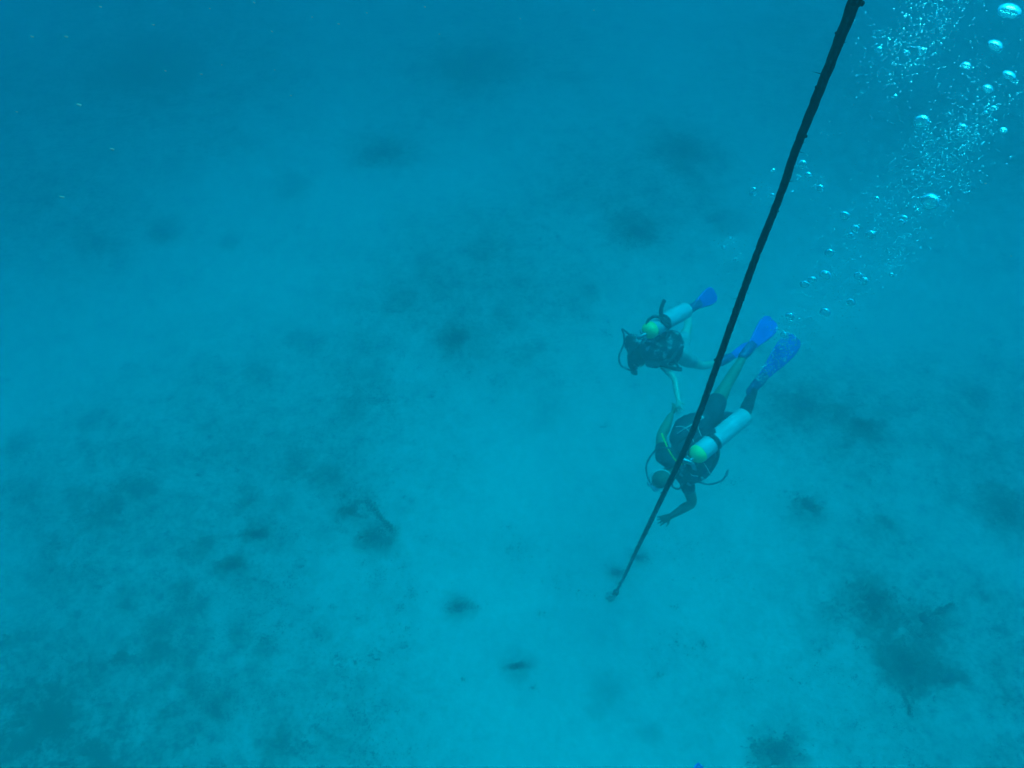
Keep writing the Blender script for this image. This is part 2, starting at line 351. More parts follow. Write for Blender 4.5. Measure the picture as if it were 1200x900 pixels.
def fin_material(name, c1, c2): return mottled(name, c1, c2, 5, .35, spec=.5)
M_FIN = fin_material('blue_fin_plastic', (.008, .085, .50), (.012, .12, .62))
M_FINR = fin_material('dark_blue_fin_rubber', (.010, .04, .14), (.014, .055, .20))
def swim_fin(parent, heel, toe_tip, normal, width, foot=.24, bend=.05):
    d = toe_tip - heel; L_ = d.length; d.normalize(); s = d.cross(normal).normalized(); n = s.cross(d).normalized()
    # blade: a thin ribbed paddle with some bend, thicker at its two side rails
    prof = [(.14, .36), (.24, .42), (.36, .55), (.50, .74), (.64, .91), (.77, 1.0), (.87, .99), (.94, .88), (.98, .66), (1.0, .42)]
    bm = bmesh.new(); K = 12; top = []; bot = []
    for t, wv in prof:
        hw = width / 2 * wv; c = heel + d * (t * L_) - n * (bend * t * t)
        th = .006 + .010 * (1 - t)
        rt = []; rb = []
        for k in range(K + 1):
            u = -1 + 2 * k / K; rail = .007 if k in (1, K - 1) else 0
            rib = .003 if k in (4, 6, 8) else 0
            notch = -.004 * (1 - abs(u)) if t >= .99 else 0
            rt.append(bm.verts.new(c + s * hw * u + d * notch + n * (th * (1 - .5 * u * u) + rail + rib)))
            rb.append(bm.verts.new(c + s * hw * u + d * notch - n * (th * (1 - .5 * u * u) + rail)))
        top.append(rt); bot.append(rb)
    for i in range(len(prof) - 1):
        for k in range(K):
            bm.faces.new((top[i][k], top[i][k + 1], top[i + 1][k + 1], top[i + 1][k])); bm.faces.new((bot[i][k + 1], bot[i][k], bot[i + 1][k], bot[i + 1][k + 1]))
        bm.faces.new((top[i][0], top[i + 1][0], bot[i + 1][0], bot[i][0])); bm.faces.new((top[i + 1][K], top[i][K], bot[i][K], bot[i + 1][K]))
    for k in range(K):
        bm.faces.new((top[0][k + 1], top[0][k], bot[0][k], bot[0][k + 1])); bm.faces.new((top[-1][k], top[-1][k + 1], bot[-1][k + 1], bot[-1][k]))
    clean(bm)
    f = build('fin', bm, M_FIN, parent)
    bm = bmesh.new()
    tube(bm, [heel - d * .02, heel + d * .04, heel + d * .11, heel + d * .17, heel + d * .22], [(.046, .050), (.052, .056), (.056, .050), (.054, .034), (.045, .016)], ref=n, seg=16, sub=3)
    clean(bm); build('foot_pocket', bm, M_FINR, f)
    f.name = 'fin'
    return f
def dive_mask(parent, c, side, crown, face, strapmat, skirt=None):
    m_ = build_mask = bmesh.new()
    fc = c + face * .104 + crown * .012
    ell(m_, fc, side, face, crown, .078, .030, .046, 20, 12)
    clean(m_); mk = build('mask', m_, skirt or M_RUB, parent)
    for s in (-1, 1):
        b_ = bmesh.new(); ell(b_, fc + side * .034 * s + face * .022, side, face, crown, .030, .012, .028, 14, 10); clean(b_); build('lens', b_, M_GLASSM, mk)
    b_ = bmesh.new(); pts = []
    for k in range(25):
        a = -.42 * math.pi + k / 24 * 1.84 * math.pi
        pts.append(c + side * math.cos(a) * .092 - face * math.sin(a) * .114 + crown * (.012 + .012 * math.sin(a)))
    tube(b_, pts, [(.004, .012)] * len(pts), ref=crown, seg=8, caps=False); clean(b_); build('strap', b_, strapmat, mk)
    return mk
def tank(parent, top, bottom, band_at=(.32, .68), paint=.12):
    """top is the crown of the shoulder, bottom the base; returns axis and radius"""
    ax = (bottom - top).normalized(); Lt = (bottom - top).length; r = .092
    def lathe(name, prof, mat, par):
        bm = bmesh.new(); u, v = frame(ax, -AZ); prev = None; S = 40
        for t, rr in prof:
            ring = [bm.verts.new(top + ax * t + u * math.cos(6.28318 * k / S) * rr + v * math.sin(6.28318 * k / S) * rr) for k in range(S)]
            if prev:
                for k in range(S): bm.faces.new((prev[k], prev[(k + 1) % S], ring[(k + 1) % S], ring[k]))
            else: bm.faces.new(ring[::-1])
            prev = ring
        bm.faces.new(prev); clean(bm); return build(name, bm, mat, par)
    sh = [(.0, .022), (.004, .034), (.014, .054), (.03, .071), (.05, .084), (.07, .0905), (paint, .0925)]
    cyl = lathe('tank', [(paint - .002, .060), (paint, .0915), (paint + .01, r), (Lt - .045, r), (Lt - .02, .086), (Lt - .006, .07), (Lt, .05)], M_TANK, parent)
    lathe('tank_shoulder', sh + [(paint + .001, .07)], M_YPAINT, cyl)
    u, v = frame(ax, -AZ)
    bm = bmesh.new()
    tube(bm, [top + ax * .01, top - ax * .03], [.017, .017], seg=12); tube(bm, [top - ax * .035 - u * .045, top - ax * .035 + u * .03], [.014, .016], seg=12)
    tube(bm, [top - ax * .035 + u * .04, top - ax * .035 + u * .062], [.021, .021], seg=10); clean(bm); build('valve', bm, M_CHROME, cyl)
    for bt in band_at:
        c = top + ax * (Lt * bt); bm = bmesh.new(); S = 40; rows = []
        for dz, rr in ((-.025, .0925), (-.025, .0965), (.025, .0965), (.025, .0925)):
            rows.append([bm.verts.new(c + ax * dz + u * math.cos(6.28318 * k / S) * rr + v * math.sin(6.28318 * k / S) * rr) for k in range(S)])
        for a, b_ in zip(rows, rows[1:]):
            for k in range(S): bm.faces.new((a[k], a[(k + 1) % S], b_[(k + 1) % S], b_[k]))
        clean(bm); build('tank_band', bm, M_WEB, parent)
    return ax
def strap(name, pts, wdt, mat, parent, ref):
    bm = bmesh.new(); tube(bm, pts, [(wdt / 2, .004)] * len(pts), ref=ref, seg=8, sub=5); clean(bm); return build(name, bm, mat, parent)

# ------------------------------------------------------------------ lower, nearer diver
def img(x, y, z): return (AX * x - AY * y - AZ * z).normalized()       # image right, image down, towards the camera
e = empty('person', P(812, 520, 7.65))
tag(e, 'diver in black top and shorts heading down past the rope, one bare leg, one dark', 'person', 'scuba divers')
PERSON2 = e
axis2 = img(-.53, .82, .12); back2 = img(.60, .36, .72)
hip = P(832, 488, 7.78); waist = P(820, 505, 7.72); chest = P(802, 533, 7.66); neckb = P(791, 549, 7.60)
sR = P(777, 535, 7.52); sL = P(804, 562, 7.76)
hR = P(834, 482, 7.74); hL = P(843, 495, 7.84)
hc = P(774.5, 561, 7.46); face2 = img(-.62, .62, -.42); crown2 = img(-.25, .20, .92)
eR, wR, tR = P(775, 512, 7.68), P(786, 487, 7.83), P(795, 474, 7.93)
eL, wL, tL = P(811, 589, 7.90), P(787, 604.5, 7.93), P(769, 612, 7.95)
kR, aR = P(853, 448, 8.02), P(872, 417, 8.22)
kL, aL = P(870, 491, 8.08), P(883, 457, 7.95)
def torso(bm, g, full=True):
    tube(bm, [hip, waist, chest, chest * .5 + neckb * .5 - back2 * .0], [(.165 + g, .115 + g), (.135 + g, .10 + g), (.165 + g, .12 + g), (.13 + g, .09 + g)], ref=back2, seg=20, sub=4)
    tube(bm, [sR, chest * .35 + neckb * .65, sL], [.062 + g, .085 + g, .062 + g], ref=back2, sub=3)
bm = bmesh.new(); torso(bm, 0)
tube(bm, [neckb, hc - crown2 * .06], [.066, .058]); sd2, cr2 = head(bm, hc, crown2, face2)
tube(bm, [sR, sR * .5 + eR * .5, eR, eR * .6 + wR * .4, wR], [.066, .064, .052, .054, .032], sub=3); hand(bm, wR, tR, img(.7, .3, .4), 1, .5)
tube(bm, [sL, sL * .5 + eL * .5, eL, eL * .6 + wL * .4, wL], [.064, .062, .048, .050, .030], sub=3); hand(bm, wL, tL, img(.2, -.3, .8), 1, .28)
for h_, k_, a_, dR in ((hR, kR, aR, 1), (hL, kL, aL, 0)):
    tube(bm, [h_, h_ * .6 + k_ * .4, k_ * .9 + h_ * .1, k_ * .75 + a_ * .25, k_ * .5 + a_ * .5, a_], [.094, .084, .060, .058, .054, .036], sub=3)
fR = P(871, 417, 8.21).lerp(P(909, 373, 8.50), .22); fL = P(880.5, 458, 7.97).lerp(P(934, 395, 7.86), .20)
tube(bm, [aR, aR * .5 + fR * .5, fR], [.036, .038, .03]); tube(bm, [aL, aL * .5 + fL * .5, fL], [.036, .038, .03])
body2 = fuse('body', bm, .0065, M_SKIN, e)
bm = bmesh.new(); torso(bm, .008)
tube(bm, [sR, sR * .62 + eR * .38], [.078, .075]); tube(bm, [sL, sL * .65 + eL * .35], [.076, .073]); fuse('shirt', bm, .010, M_NEO, e)
bm = bmesh.new(); tube(bm, [waist * .35 + hip * .65, hip], [(.168, .122), (.182, .132)], ref=back2, seg=20)
tube(bm, [hR, hR * .72 + kR * .28], [.108, .106]); tube(bm, [hL, hL * .6 + kL * .4], [.108, .100]); fuse('shorts', bm, .011, M_NEO, e)
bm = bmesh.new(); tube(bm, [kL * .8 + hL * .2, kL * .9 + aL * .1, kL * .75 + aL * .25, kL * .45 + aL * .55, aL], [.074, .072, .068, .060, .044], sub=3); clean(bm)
build('dark_shin', bm, M_LEG, e)['label'] = 'dark tone on one lower leg only'  # dark layer over one lower leg, the other keeps the skin colour
bm = bmesh.new(); ell(bm, hc + crown2 * .012 - face2 * .010, sd2, face2, cr2, .0835, .102, .104)
geom = [v for v in bm.verts if (v.co - hc).dot(face2) > .055 or (v.co - hc).dot(cr2) < -.06]
bmesh.ops.delete(bm, geom=geom, context='VERTS'); build('hair', bm, M_STUB, e)
dive_mask(e, hc, sd2, cr2, face2, M_SIL, M_SIL)
swim_fin(e, P(871, 417, 8.21), P(909, 373, 8.50), img(.12, -.15, .95), .225)
swim_fin(e, P(880.5, 458, 7.97), P(934, 395, 7.86), img(-.1, .1, .95), .222)

g = empty('scuba_set', P(838, 515, 7.5))
tag(g, 'pale tank with yellow shoulder on plain black vest, on the diver beside the rope', 'scuba gear', 'scuba sets on the divers')
GEAR2 = g
tt, tb = P(811.5, 537.5, 7.30), P(874, 486, 7.60)
ax = tank(g, tt, tb, (.36,), .10)
v_ = bmesh.new()
tube(v_, [waist * .8 + hip * .2, waist * .4 + chest * .6, chest, chest * .45 + neckb * .55], [(.160, .120), (.172, .135), (.185, .145), (.15, .11)], ref=back2, seg=20, sub=3)
tube(v_, [P(824, 520, 7.55), P(829, 538, 7.56), P(822, 554, 7.60), P(806, 563, 7.66)], [.075, .09, .075, .05], sub=3)
tube(v_, [P(800, 499, 7.66), P(812, 494, 7.66), P(826, 492, 7.68)], [.085, .09, .08])
tube(v_, [sR * .8 + neckb * .2, sR * .7 + neckb * .3 + back2 * .03], [.075, .07]); tube(v_, [sL * .75 + neckb * .25, sL * .7 + neckb * .3 + back2 * .03], [.078, .074])
tube(v_, [P(794, 514, 7.66), P(798, 504, 7.67), P(806, 496, 7.68)], [.085, .09, .09])
vest = fuse('buoyancy_vest', v_, .011, M_VEST, g, 2)
strap('shoulder_strap', [P(786, 530, 7.40), P(797, 517, 7.50), P(812, 508, 7.52), P(826, 500, 7.55)], .045, M_WEB, vest, back2)
strap('waist_strap', [P(794, 508, 7.52), P(803, 502, 7.47), P(812, 497, 7.47), P(820, 493, 7.50)], .022, M_PALEWEB, vest, back2)
strap('cord', [P(792, 500, 7.54), P(800, 500, 7.47), P(808, 506, 7.45), P(813, 518, 7.44)], .008, M_PALEWEB, vest, back2)
strap('cord', [P(823, 490, 7.52), P(818, 496, 7.47), P(819, 504, 7.47), P(822, 511, 7.46)], .008, M_PALEWEB, vest, back2)
strap('side_strap', [P(806, 527, 7.46), P(816, 527, 7.46), P(824, 523, 7.48)], .03, M_WEB, vest, back2)
strap('pull_cord', [P(805, 552, 7.42), P(811, 557, 7.45), P(818, 558, 7.48)], .010, M_PALEWEB, vest, -AZ)
for bx, by, bz in ((813, 549, 7.42), (797, 556, 7.46), (806, 567, 7.54), (822, 560, 7.48)):
    bm = bmesh.new(); tube(bm, [P(bx, by, bz), P(bx + 2.4, by + 1.4, bz)], [.014, .012], seg=8); clean(bm); build('ring', bm, M_CHROME, vest)
bm = bmesh.new(); ell(bm, P(823.5, 489, 7.50), sd2, face2, cr2, .016, .012, .016, 12, 8); clean(bm); build('buckle', bm, M_PALEWEB, vest)
strap('band_tail', [P(826, 519, 7.36), P(832, 509, 7.37), P(835.5, 503.5, 7.38), P(839, 516, 7.36), P(841, 533, 7.38), P(836, 546, 7.42), P(829, 556, 7.48)], .042, M_WEB, g, -AZ)
bm = bmesh.new(); fs_ = tt - ax * .045
tube(bm, [fs_ + sd2 * .02, fs_ - sd2 * .035 + img(-.2, .1, 0) * .03], [.022, .024], seg=14); tube(bm, [P(798, 547, 7.36), P(802, 546, 7.35)], [.016, .02]); ell(bm, P(799, 549.5, 7.37), sd2, face2, cr2, .018, .018, .018, 12, 8)
clean(bm); build('first_stage', bm, M_CHROME, g)
hs = tubeobj('hose', [P(801, 545, 7.33), P(796, 532, 7.25), P(784.5, 525, 7.22), P(769, 527.5, 7.22), P(758, 543, 7.25), P(758.5, 558, 7.33), P(763, 567, 7.45), hc + face2 * .13 - cr2 * .06], .0085, M_RUB, g)
tubeobj('hose', [P(801, 545, 7.34), P(792, 540, 7.33), P(784, 528, 7.32), P(778, 515, 7.38), P(775.5, 508, 7.50)], .0075, M_YEL, g)['label'] = 'yellow hose'
gh = tubeobj('hose', [P(803, 548, 7.34), P(812, 561, 7.45), P(822, 566, 7.5), P(833, 567.5, 7.5), P(846, 563, 7.5), P(851, 556, 7.5)], .0085, M_RUB, g)
bm = bmesh.new(); tube(bm, [P(851, 557, 7.5), P(853.5, 551, 7.5)], [.016, .012]); clean(bm); build('gauge', bm, M_CHROME, gh)
tubeobj('hose', [P(800, 549, 7.36), P(790, 562, 7.45), P(788, 570, 7.52), P(795, 573, 7.58), P(802, 566, 7.6)], .0075, M_RUB, g)
strap('shoulder_cord', [P(825, 543, 7.42), P(829, 549, 7.43), P(832, 555, 7.46)], .010, M_PALEWEB, vest, -AZ)
strap('pull_cord', [P(842, 540, 7.44), P(838, 549, 7.45), P(832, 553, 7.47)], .010, M_PALEWEB, vest, -AZ)
bm = bmesh.new(); rp = hc + face2 * .135 - cr2 * .062; ell(bm, rp, sd2, face2, cr2, .040, .026, .036, 16, 10); tube(bm, [rp - sd2 * .045 - cr2 * .02, rp + sd2 * .045 - cr2 * .02], [.014, .014], seg=10)
clean(bm); build('regulator', bm, M_RUB, g)

# ------------------------------------------------------------------ upper, farther diver
e = empty('person', P(776, 410, 8.65))
tag(e, 'dark haired diver above the other one, reaching a pale arm down to him', 'person', 'scuba divers')
axis1 = img(-.9, .12, .25); back1 = img(.02, -.82, .55)
hip = P(798, 414, 8.80); waist = P(787, 411, 8.72); chest = P(768, 409, 8.62); neckb = P(756, 412, 8.57)
sA = P(772, 423, 8.52); sB = P(752, 404, 8.68)
hA = P(801, 419, 8.84); hB = P(797, 406, 8.84)
hc = P(747, 419.5, 8.50); face1 = img(-.35, .80, -.35); crown1 = img(-.75, -.1, .45)
eA, wA, tA = P(790, 444, 8.38), P(795, 470, 8.12), P(793, 486, 7.97)
eB, wB, tB = P(757, 417, 8.92), P(768, 414, 8.90), P(776, 414, 8.88)
kA, aA = P(822, 429, 9.14), P(846, 424, 9.42)
kB, aB = P(806, 384, 9.14), P(806.5, 361, 9.40)
def torso1(bm, g):
    tube(bm, [hip, waist, chest, chest * .4 + neckb * .6], [(.15 + g, .10 + g), (.115 + g, .085 + g), (.14 + g, .105 + g), (.11 + g, .08 + g)], ref=back1, seg=20, sub=4)
    tube(bm, [sA, chest * .35 + neckb * .65, sB], [.05 + g, .07 + g, .05 + g], ref=back1, sub=3)
bm = bmesh.new(); torso1(bm, 0)
tube(bm, [neckb, hc - crown1 * .05], [.055, .05]); sd1, cr1 = head(bm, hc, crown1, face1)
tube(bm, [sA, sA * .5 + eA * .5, eA, eA * .6 + wA * .4, wA], [.045, .040, .032, .033, .022], sub=3); hand(bm, wA, tA, img(-.6, 0, .6), 1, .5)
tube(bm, [sB, eB, wB], [.045, .034, .024], sub=3); hand(bm, wB, tB, img(0, .5, .6), -1, .4)
for h_, k_, a_ in ((hA, kA, aA), (hB, kB, aB)):
    tube(bm, [h_, h_ * .6 + k_ * .4, k_ * .9 + h_ * .1, k_ * .75 + a_ * .25, k_ * .5 + a_ * .5, a_], [.086, .074, .052, .048, .044, .031], sub=3)
fA = P(844, 425, 9.40).lerp(P(884, 402, 9.66), .26); fB = P(806, 364, 9.38).lerp(P(841, 342, 9.62), .26)
tube(bm, [aA, aA * .5 + fA * .5, fA], [.031, .034, .027]); tube(bm, [aB, aB * .5 + fB * .5, fB], [.031, .034, .027])
fuse('body', bm, .0065, M_SKIN2, e)
bm = bmesh.new(); tube(bm, [waist * .5 + hip * .5, hip], [(.140, .105), (.162, .115)], ref=back1, seg=20)
tube(bm, [hA, hA * .6 + kA * .4], [.098, .088]); tube(bm, [hB, hB * .6 + kB * .4], [.098, .088]); fuse('shorts', bm, .011, M_SHORT, e)
bm = bmesh.new(); torso1(bm, .007); fuse('shirt', bm, .011, M_NEO, e)
bm = bmesh.new(); ell(bm, hc + cr1 * .012 - face1 * .014, sd1, face1, cr1, .100, .118, .118); ell(bm, hc - face1 * .09 - cr1 * .03, sd1, face1, cr1, .06, .06, .08)
for v in bm.verts: v.co += Vector((fbm(v.co.x, v.co.y, 12, 2, v.co.z * 12), fbm(v.co.y, v.co.z, 12, 2, v.co.x * 12), 0)) * .008
geom = [v for v in bm.verts if (v.co - hc).dot(face1) > .06 and (v.co - hc).dot(cr1) < .05]
bmesh.ops.delete(bm, geom=geom, context='VERTS'); build('hair', bm, M_HAIR, e)
dive_mask(e, hc, sd1, cr1, face1, M_RUB)
swim_fin(e, P(844, 425, 9.40), P(884, 402, 9.66), img(-.1, -.35, .9), .155)
swim_fin(e, P(806, 364, 9.38), P(841, 342, 9.56), img(.05, .12, 1), .215)

g = empty('scuba_set', P(780, 385, 8.5))
tag(g, 'pale tank with yellow shoulder on a speckled dark vest, worn by the upper diver', 'scuba gear', 'scuba sets on the divers')
tt, tb = P(755.5, 390.5, 8.20), P(805.5, 362.5, 8.60)
ax = tank(g, tt, tb, (.42,), .12)
v_ = bmesh.new()
tube(v_, [P(742, 404, 8.55), P(752, 410, 8.48), P(766, 412, 8.46), P(780, 408, 8.50), P(789, 404, 8.55)], [.10, .115, .12, .125, .125], sub=3)
tube(v_, [P(788, 398, 8.52), P(790, 412, 8.56)], [.11, .10]); tube(v_, [P(765, 398, 8.50), P(778, 394, 8.55)], [.08, .08])
tube(v_, [P(741, 400, 8.52), P(743, 410, 8.52)], [.09, .08]); tube(v_, [P(762, 424, 8.45), P(774, 425, 8.46)], [.06, .05]); tube(v_, [P(790, 418, 8.6), P(787, 424, 8.6)], [.07, .05])
for k in range(26):
    rn = random.Random(k); 
    ell(v_, P(rn.uniform(742, 796), rn.uniform(396, 418), 8.42), AX, AY, AZ, .04, .04, .04, 10, 8) if False else None
vest = fuse('buoyancy_vest', v_, .011, M_PRINT, g, 2)
strap('waist_strap', [P(768, 424, 8.38), P(778, 428, 8.36), P(790, 432, 8.40), P(799, 433, 8.5)], .045, M_WEB, vest, -AZ)
strap('shoulder_strap', [P(770, 426, 8.38), P(782, 424, 8.36), P(788, 420, 8.40), P(792, 412, 8.43)], .04, M_WEB, vest, -AZ)
strap('side_strap', [P(788, 418, 8.42), P(792, 426, 8.44), P(797, 433, 8.48)], .03, M_WEB, vest, -AZ)
bm = bmesh.new(); tube(bm, [P(761, 426, 8.36), P(769, 428, 8.36)], [.045, .035]); clean(bm); build('pocket', bm, M_VEST, vest)
strap('band_tail', [P(781, 380, 8.27), P(776, 374, 8.22), P(774.5, 366, 8.2), P(776, 358, 8.2), P(779, 351.5, 8.2)], .042, M_WEB, g, -AZ)
tubeobj('hose', [P(757, 385, 8.2), P(760, 375, 8.22), P(768, 370.5, 8.22), P(776, 374, 8.22), P(782, 380, 8.25)], .016, M_RUB, g)
bm = bmesh.new(); tube(bm, [P(778, 377, 8.26), P(783, 381, 8.28)], [.042, .036]); clean(bm); build('inflator', bm, M_RUB, g)
tubeobj('hose', [P(748, 396, 8.3), P(742, 395.5, 8.28), P(736.5, 391, 8.28), P(729, 385.5, 8.28), P(731, 392, 8.28), P(731, 403, 8.28), P(725.5, 417, 8.3), P(727, 427, 8.35), P(733, 432, 8.42), P(740, 434, 8.5)], .010, M_RUB, g)
bm = bmesh.new(); tube(bm, [P(731, 430, 8.38), P(734, 432, 8.42)], [.014, .012]); clean(bm); build('hose_fitting', bm, M_CHROME, g)
fs_ = tt - ax * .045; bm = bmesh.new(); tube(bm, [fs_ + AX * .03, fs_ - AX * .035 - AY * .03], [.024, .026], seg=14); clean(bm); build('first_stage', bm, M_CHROME, g)
bm = bmesh.new(); rp = P(743, 436, 8.50); ell(bm, rp, sd1, face1, cr1, .044, .032, .040, 16, 10); tube(bm, [rp - sd1 * .045, rp + sd1 * .045], [.016, .016], seg=10)
clean(bm); build('regulator', bm, M_RUB, g)
tubeobj('hose', [P(755, 391, 8.2), P(752, 401, 8.3), P(742, 412, 8.32), P(736, 424, 8.38), P(741, 434, 8.46)], .008, M_RUB, g)

# ------------------------------------------------------------------ a third diver just under the frame: only a fin tip shows
def copy_tree(o, parent=None):
    c = o.copy(); COL.objects.link(c)
    if parent: c.parent = parent; c.matrix_parent_inverse = o.matrix_parent_inverse.copy()
    for ch in [q for q in bpy.data.objects if q.parent == o]: copy_tree(ch, c)
    return c
bpy.context.view_layer.update()
tipo = P(934, 395, 7.86)
tgt = P(815, 893.54, 6.843)
Mv = Matrix.Translation(tgt) @ Quaternion((.34467, -.59418, -.66840, -.28531)).to_matrix().to_4x4() @ Matrix.Translation(-tipo)
for src, lab in ((PERSON2, 'diver below the bottom edge, only a blue fin tip in view'),
                 (GEAR2, 'scuba set of the diver below the bottom edge')):
    c = copy_tree(src); c.matrix_world = Mv @ src.matrix_world; c['label'] = lab
    c['group'] = src['group']
    THIRD = c if src is PERSON2 else THIRD

# ------------------------------------------------------------------ the descent rope and its weight
ctrl = [(721, 695.5, 2.5), (731, 677, 3.2), (743.5, 650, 4.0), (763, 610, 5.3), (801, 530, 6.5), (820, 484, 7.0), (843, 420, 7.7), (878, 322, 8.4), (915, 227, 8.9),
        (931, 180, 9.8), (958, 112, 10.8), (981, 54, 12.2), (1002, 0, 15), (1012, -28, 16)]
arc = [0]
for a, b_ in zip(ctrl, ctrl[1:]): arc.append(arc[-1] + math.hypot(a[0] - b_[0], a[1] - b_[1]))
z0 = (G(721, 695.5, .06) - CAM).dot(AZ)
pts = []; rr = []
for (x, y, wd), s in zip(ctrl, arc):
    z = 1 / (1 / z0 + s / 751 * (1 / 1.3 - 1 / z0)); pts.append(P(x, y, z)); rr.append(wd * z / F / 2)
last = pts[-1]; d = (pts[-1] - pts[-2]).normalized()
for k in range(1, 6):
    d = (d * .6 + Vector((0, 0, 1)) * .4).normalized(); last = last + d * ((11.55 - pts[13].z) / 5.2); pts.append(last.copy()); rr.append(.0125)
def resample(pts, rr, step):
    out = []; n = len(pts)
    for i in range(n - 1):
        p0 = pts[max(i - 1, 0)]; p1 = pts[i]; p2 = pts[i + 1]; p3 = pts[min(i + 2, n - 1)]
        k_ = max(2, int((p2 - p1).length / step))
        for k in range(k_):
            t = k / k_
            out.append((.5 * (2 * p1 + (p2 - p0) * t + (2 * p0 - 5 * p1 + 4 * p2 - p3) * t * t + (3 * p1 - p0 - 3 * p2 + p3) * t ** 3), rr[i] * (1 - t) + rr[i + 1] * t))
    return out
S_ = resample(pts, rr, .011)
V = []; Fc = []; SEG = 20; dist = 0; fib = []
rn = random.Random(3)
for i, (p, r) in enumerate(S_):
    T = (S_[min(i + 1, len(S_) - 1)][0] - S_[max(i - 1, 0)][0]).normalized(); u, v = frame(T, AX)
    if i: dist += (p - S_[i - 1][0]).length
    for k in range(SEG):
        a = 2 * math.pi * k / SEG; tw = dist / .16 * 2 * math.pi
        q = r * (.93 + .11 * abs(math.cos(1.5 * (a - tw)))) * (1 + .10 * noise.noise(p * 16 + Vector((math.cos(a), math.sin(a), 0))) + .08 * noise.noise(p * 60 + Vector((math.cos(a), math.sin(a), 0)) * 2))
        V.append(p + u * math.cos(a) * q + v * math.sin(a) * q)
    if rn.random() < .35: fib.append((p, T, u, v, r, dist))
for i in range(len(S_) - 1):
    for k in range(SEG): Fc.append((i * SEG + k, i * SEG + (k + 1) % SEG, (i + 1) * SEG + (k + 1) % SEG, (i + 1) * SEG + k))
me = bpy.data.meshes.new('rope'); base = S_[0][0].copy(); me.from_pydata([v - base for v in V], [], Fc)
M_ROPE = mottled('overgrown_rope', (.003, .004, .006), (.010, .012, .014), 30, .95, bump=.8, spec=.05)
rope = link('descent_rope', me, M_ROPE); rope.location = base
tag(rope, 'long dark fuzzy mooring rope running down slantwise to a small weight on the sand', 'rope')
bm = bmesh.new()
for p, T, u, v, r, ds in fib:                       # frayed fibres and growth standing off the rope
    a = rn.uniform(0, 6.283); o = u * math.cos(a) + v * math.sin(a); ln = rn.uniform(.004, .016) * (1 if ds < 7.5 else 1.6)
    q0 = p + o * r * .9; q1 = q0 + (o + T * rn.uniform(-1.2, 1.2) + u * rn.uniform(-.4, .4)).normalized() * ln; w_ = T * .0012
    bm.faces.new([bm.verts.new(x) for x in (q0 - w_, q0 + w_, q1)])
build('frayed_fibres', bm, M_ROPE, rope, smooth=False)['kind'] = 'stuff'
for gx, gy, gr in ((839, 422, .006), (1006, 4, .006), (912, 248, .003), (894, 286, .003), (983, 40, .003), (941, 160, .005), (776, 578, .007), (869, 352, .004), (757, 625, .007), (959, 102, .004)):
    q0 = min(S_, key=lambda t_: (lambda v_: math.hypot(600 + F * v_.dot(AX) / v_.dot(AZ) - gx, 450 - F * v_.dot(AY) / v_.dot(AZ) - gy))(t_[0] - CAM) if (t_[0] - CAM).dot(AZ) > .2 else 1e9)
    zz = (q0[0] - CAM).dot(AZ); bm = bmesh.new(); c = P(gx, gy, zz)
    c = q0[0] + (c - q0[0]).normalized() * q0[1] * .95
    bmesh.ops.create_icosphere(bm, subdivisions=3, radius=gr)
    for v in bm.verts: v.co = v.co * (1 + .5 * noise.noise(v.co * 160 + c)) + c
    build('growth', bm, M_ROPE, rope)
bm = bmesh.new(); kp = S_[6][0]
for k in range(3): 
    pts_ = [kp + AX * math.cos(a) * .024 + AY * math.sin(a) * .018 + (AX * .5 + AY) * (.018 * (k - 1)) - AZ * .02 * math.sin(a + k) for a in [q * 6.283 / 12 for q in range(13)]]
    tube(bm, pts_, [.013] * 13, seg=8, caps=False)
clean(bm); build('knot', bm, M_ROPE, rope)
bm = bmesh.new(); wc = G(715.5, 699.5, .05); bmesh.ops.create_icosphere(bm, subdivisions=5, radius=1, matrix=Matrix.Translation(wc) @ Matrix.Diagonal((.070, .062, .050, 1)))
for v in bm.verts:
    d = (v.co - wc); v.co += d.normalized() * (.020 * fbm(v.co.x, v.co.y, 20, 3, v.co.z * 20) + .004 * abs(math.sin(v.co.x * 130)) * abs(math.sin(v.co.y * 130)))
for v in bm.verts: v.co -= wc
ow = build('anchor_weight', bm, mottled('crusted_weight', (.32, .33, .26), (.48, .46, .37), 30, .9, bump=.6)); ow.location = wc
tag(ow, 'small round crusted weight resting on the sand at the foot of the rope', 'weight')

# ------------------------------------------------------------------ bubbles
M_BUB = bpy.data.materials.new('air_bubble'); M_BUB.use_nodes = True; t = M_BUB.node_tree; b = t.nodes['Principled BSDF']
b.inputs['Base Color'].default_value = (.72, .78, .78, 1); b.inputs['Transmission Weight'].default_value = .93; b.inputs['IOR'].default_value = .75; b.inputs['Roughness'].default_value = .06
M_FIZZ = bpy.data.materials.new('fine_air_bubbles'); M_FIZZ.use_nodes = True; t = M_FIZZ.node_tree; b = t.nodes['Principled BSDF']
b.inputs['Base Color'].default_value = (.62, .68, .68, 1); b.inputs['Transmission Weight'].default_value = .62; b.inputs['IOR'].default_value = .75; b.inputs['Roughness'].default_value = .15
def bubble_mesh(seed, cap):
    rn = random.Random(seed); bm = bmesh.new(); bmesh.ops.create_uvsphere(bm, u_segments=28, v_segments=18, radius=1)
    for v in bm.verts:
        c = v.co; w_ = 1 + .07 * noise.noise(c * 1.6 + Vector((seed * 3.1, 0, 0)))
        x, y, z = c.x * w_, c.y * w_, c.z
        if cap: z = z * .62 if z > 0 else z * .22; z += -.10 * (1 - x * x - y * y) if c.z < 0 else 0
        else: z *= .82
        v.co = (x, y, z)
    me = bpy.data.meshes.new('bubble'); bm.to_mesh(me); bm.free(); me.materials.append(M_BUB)
    me.polygons.foreach_set('use_smooth', [True] * len(me.polygons)); return me
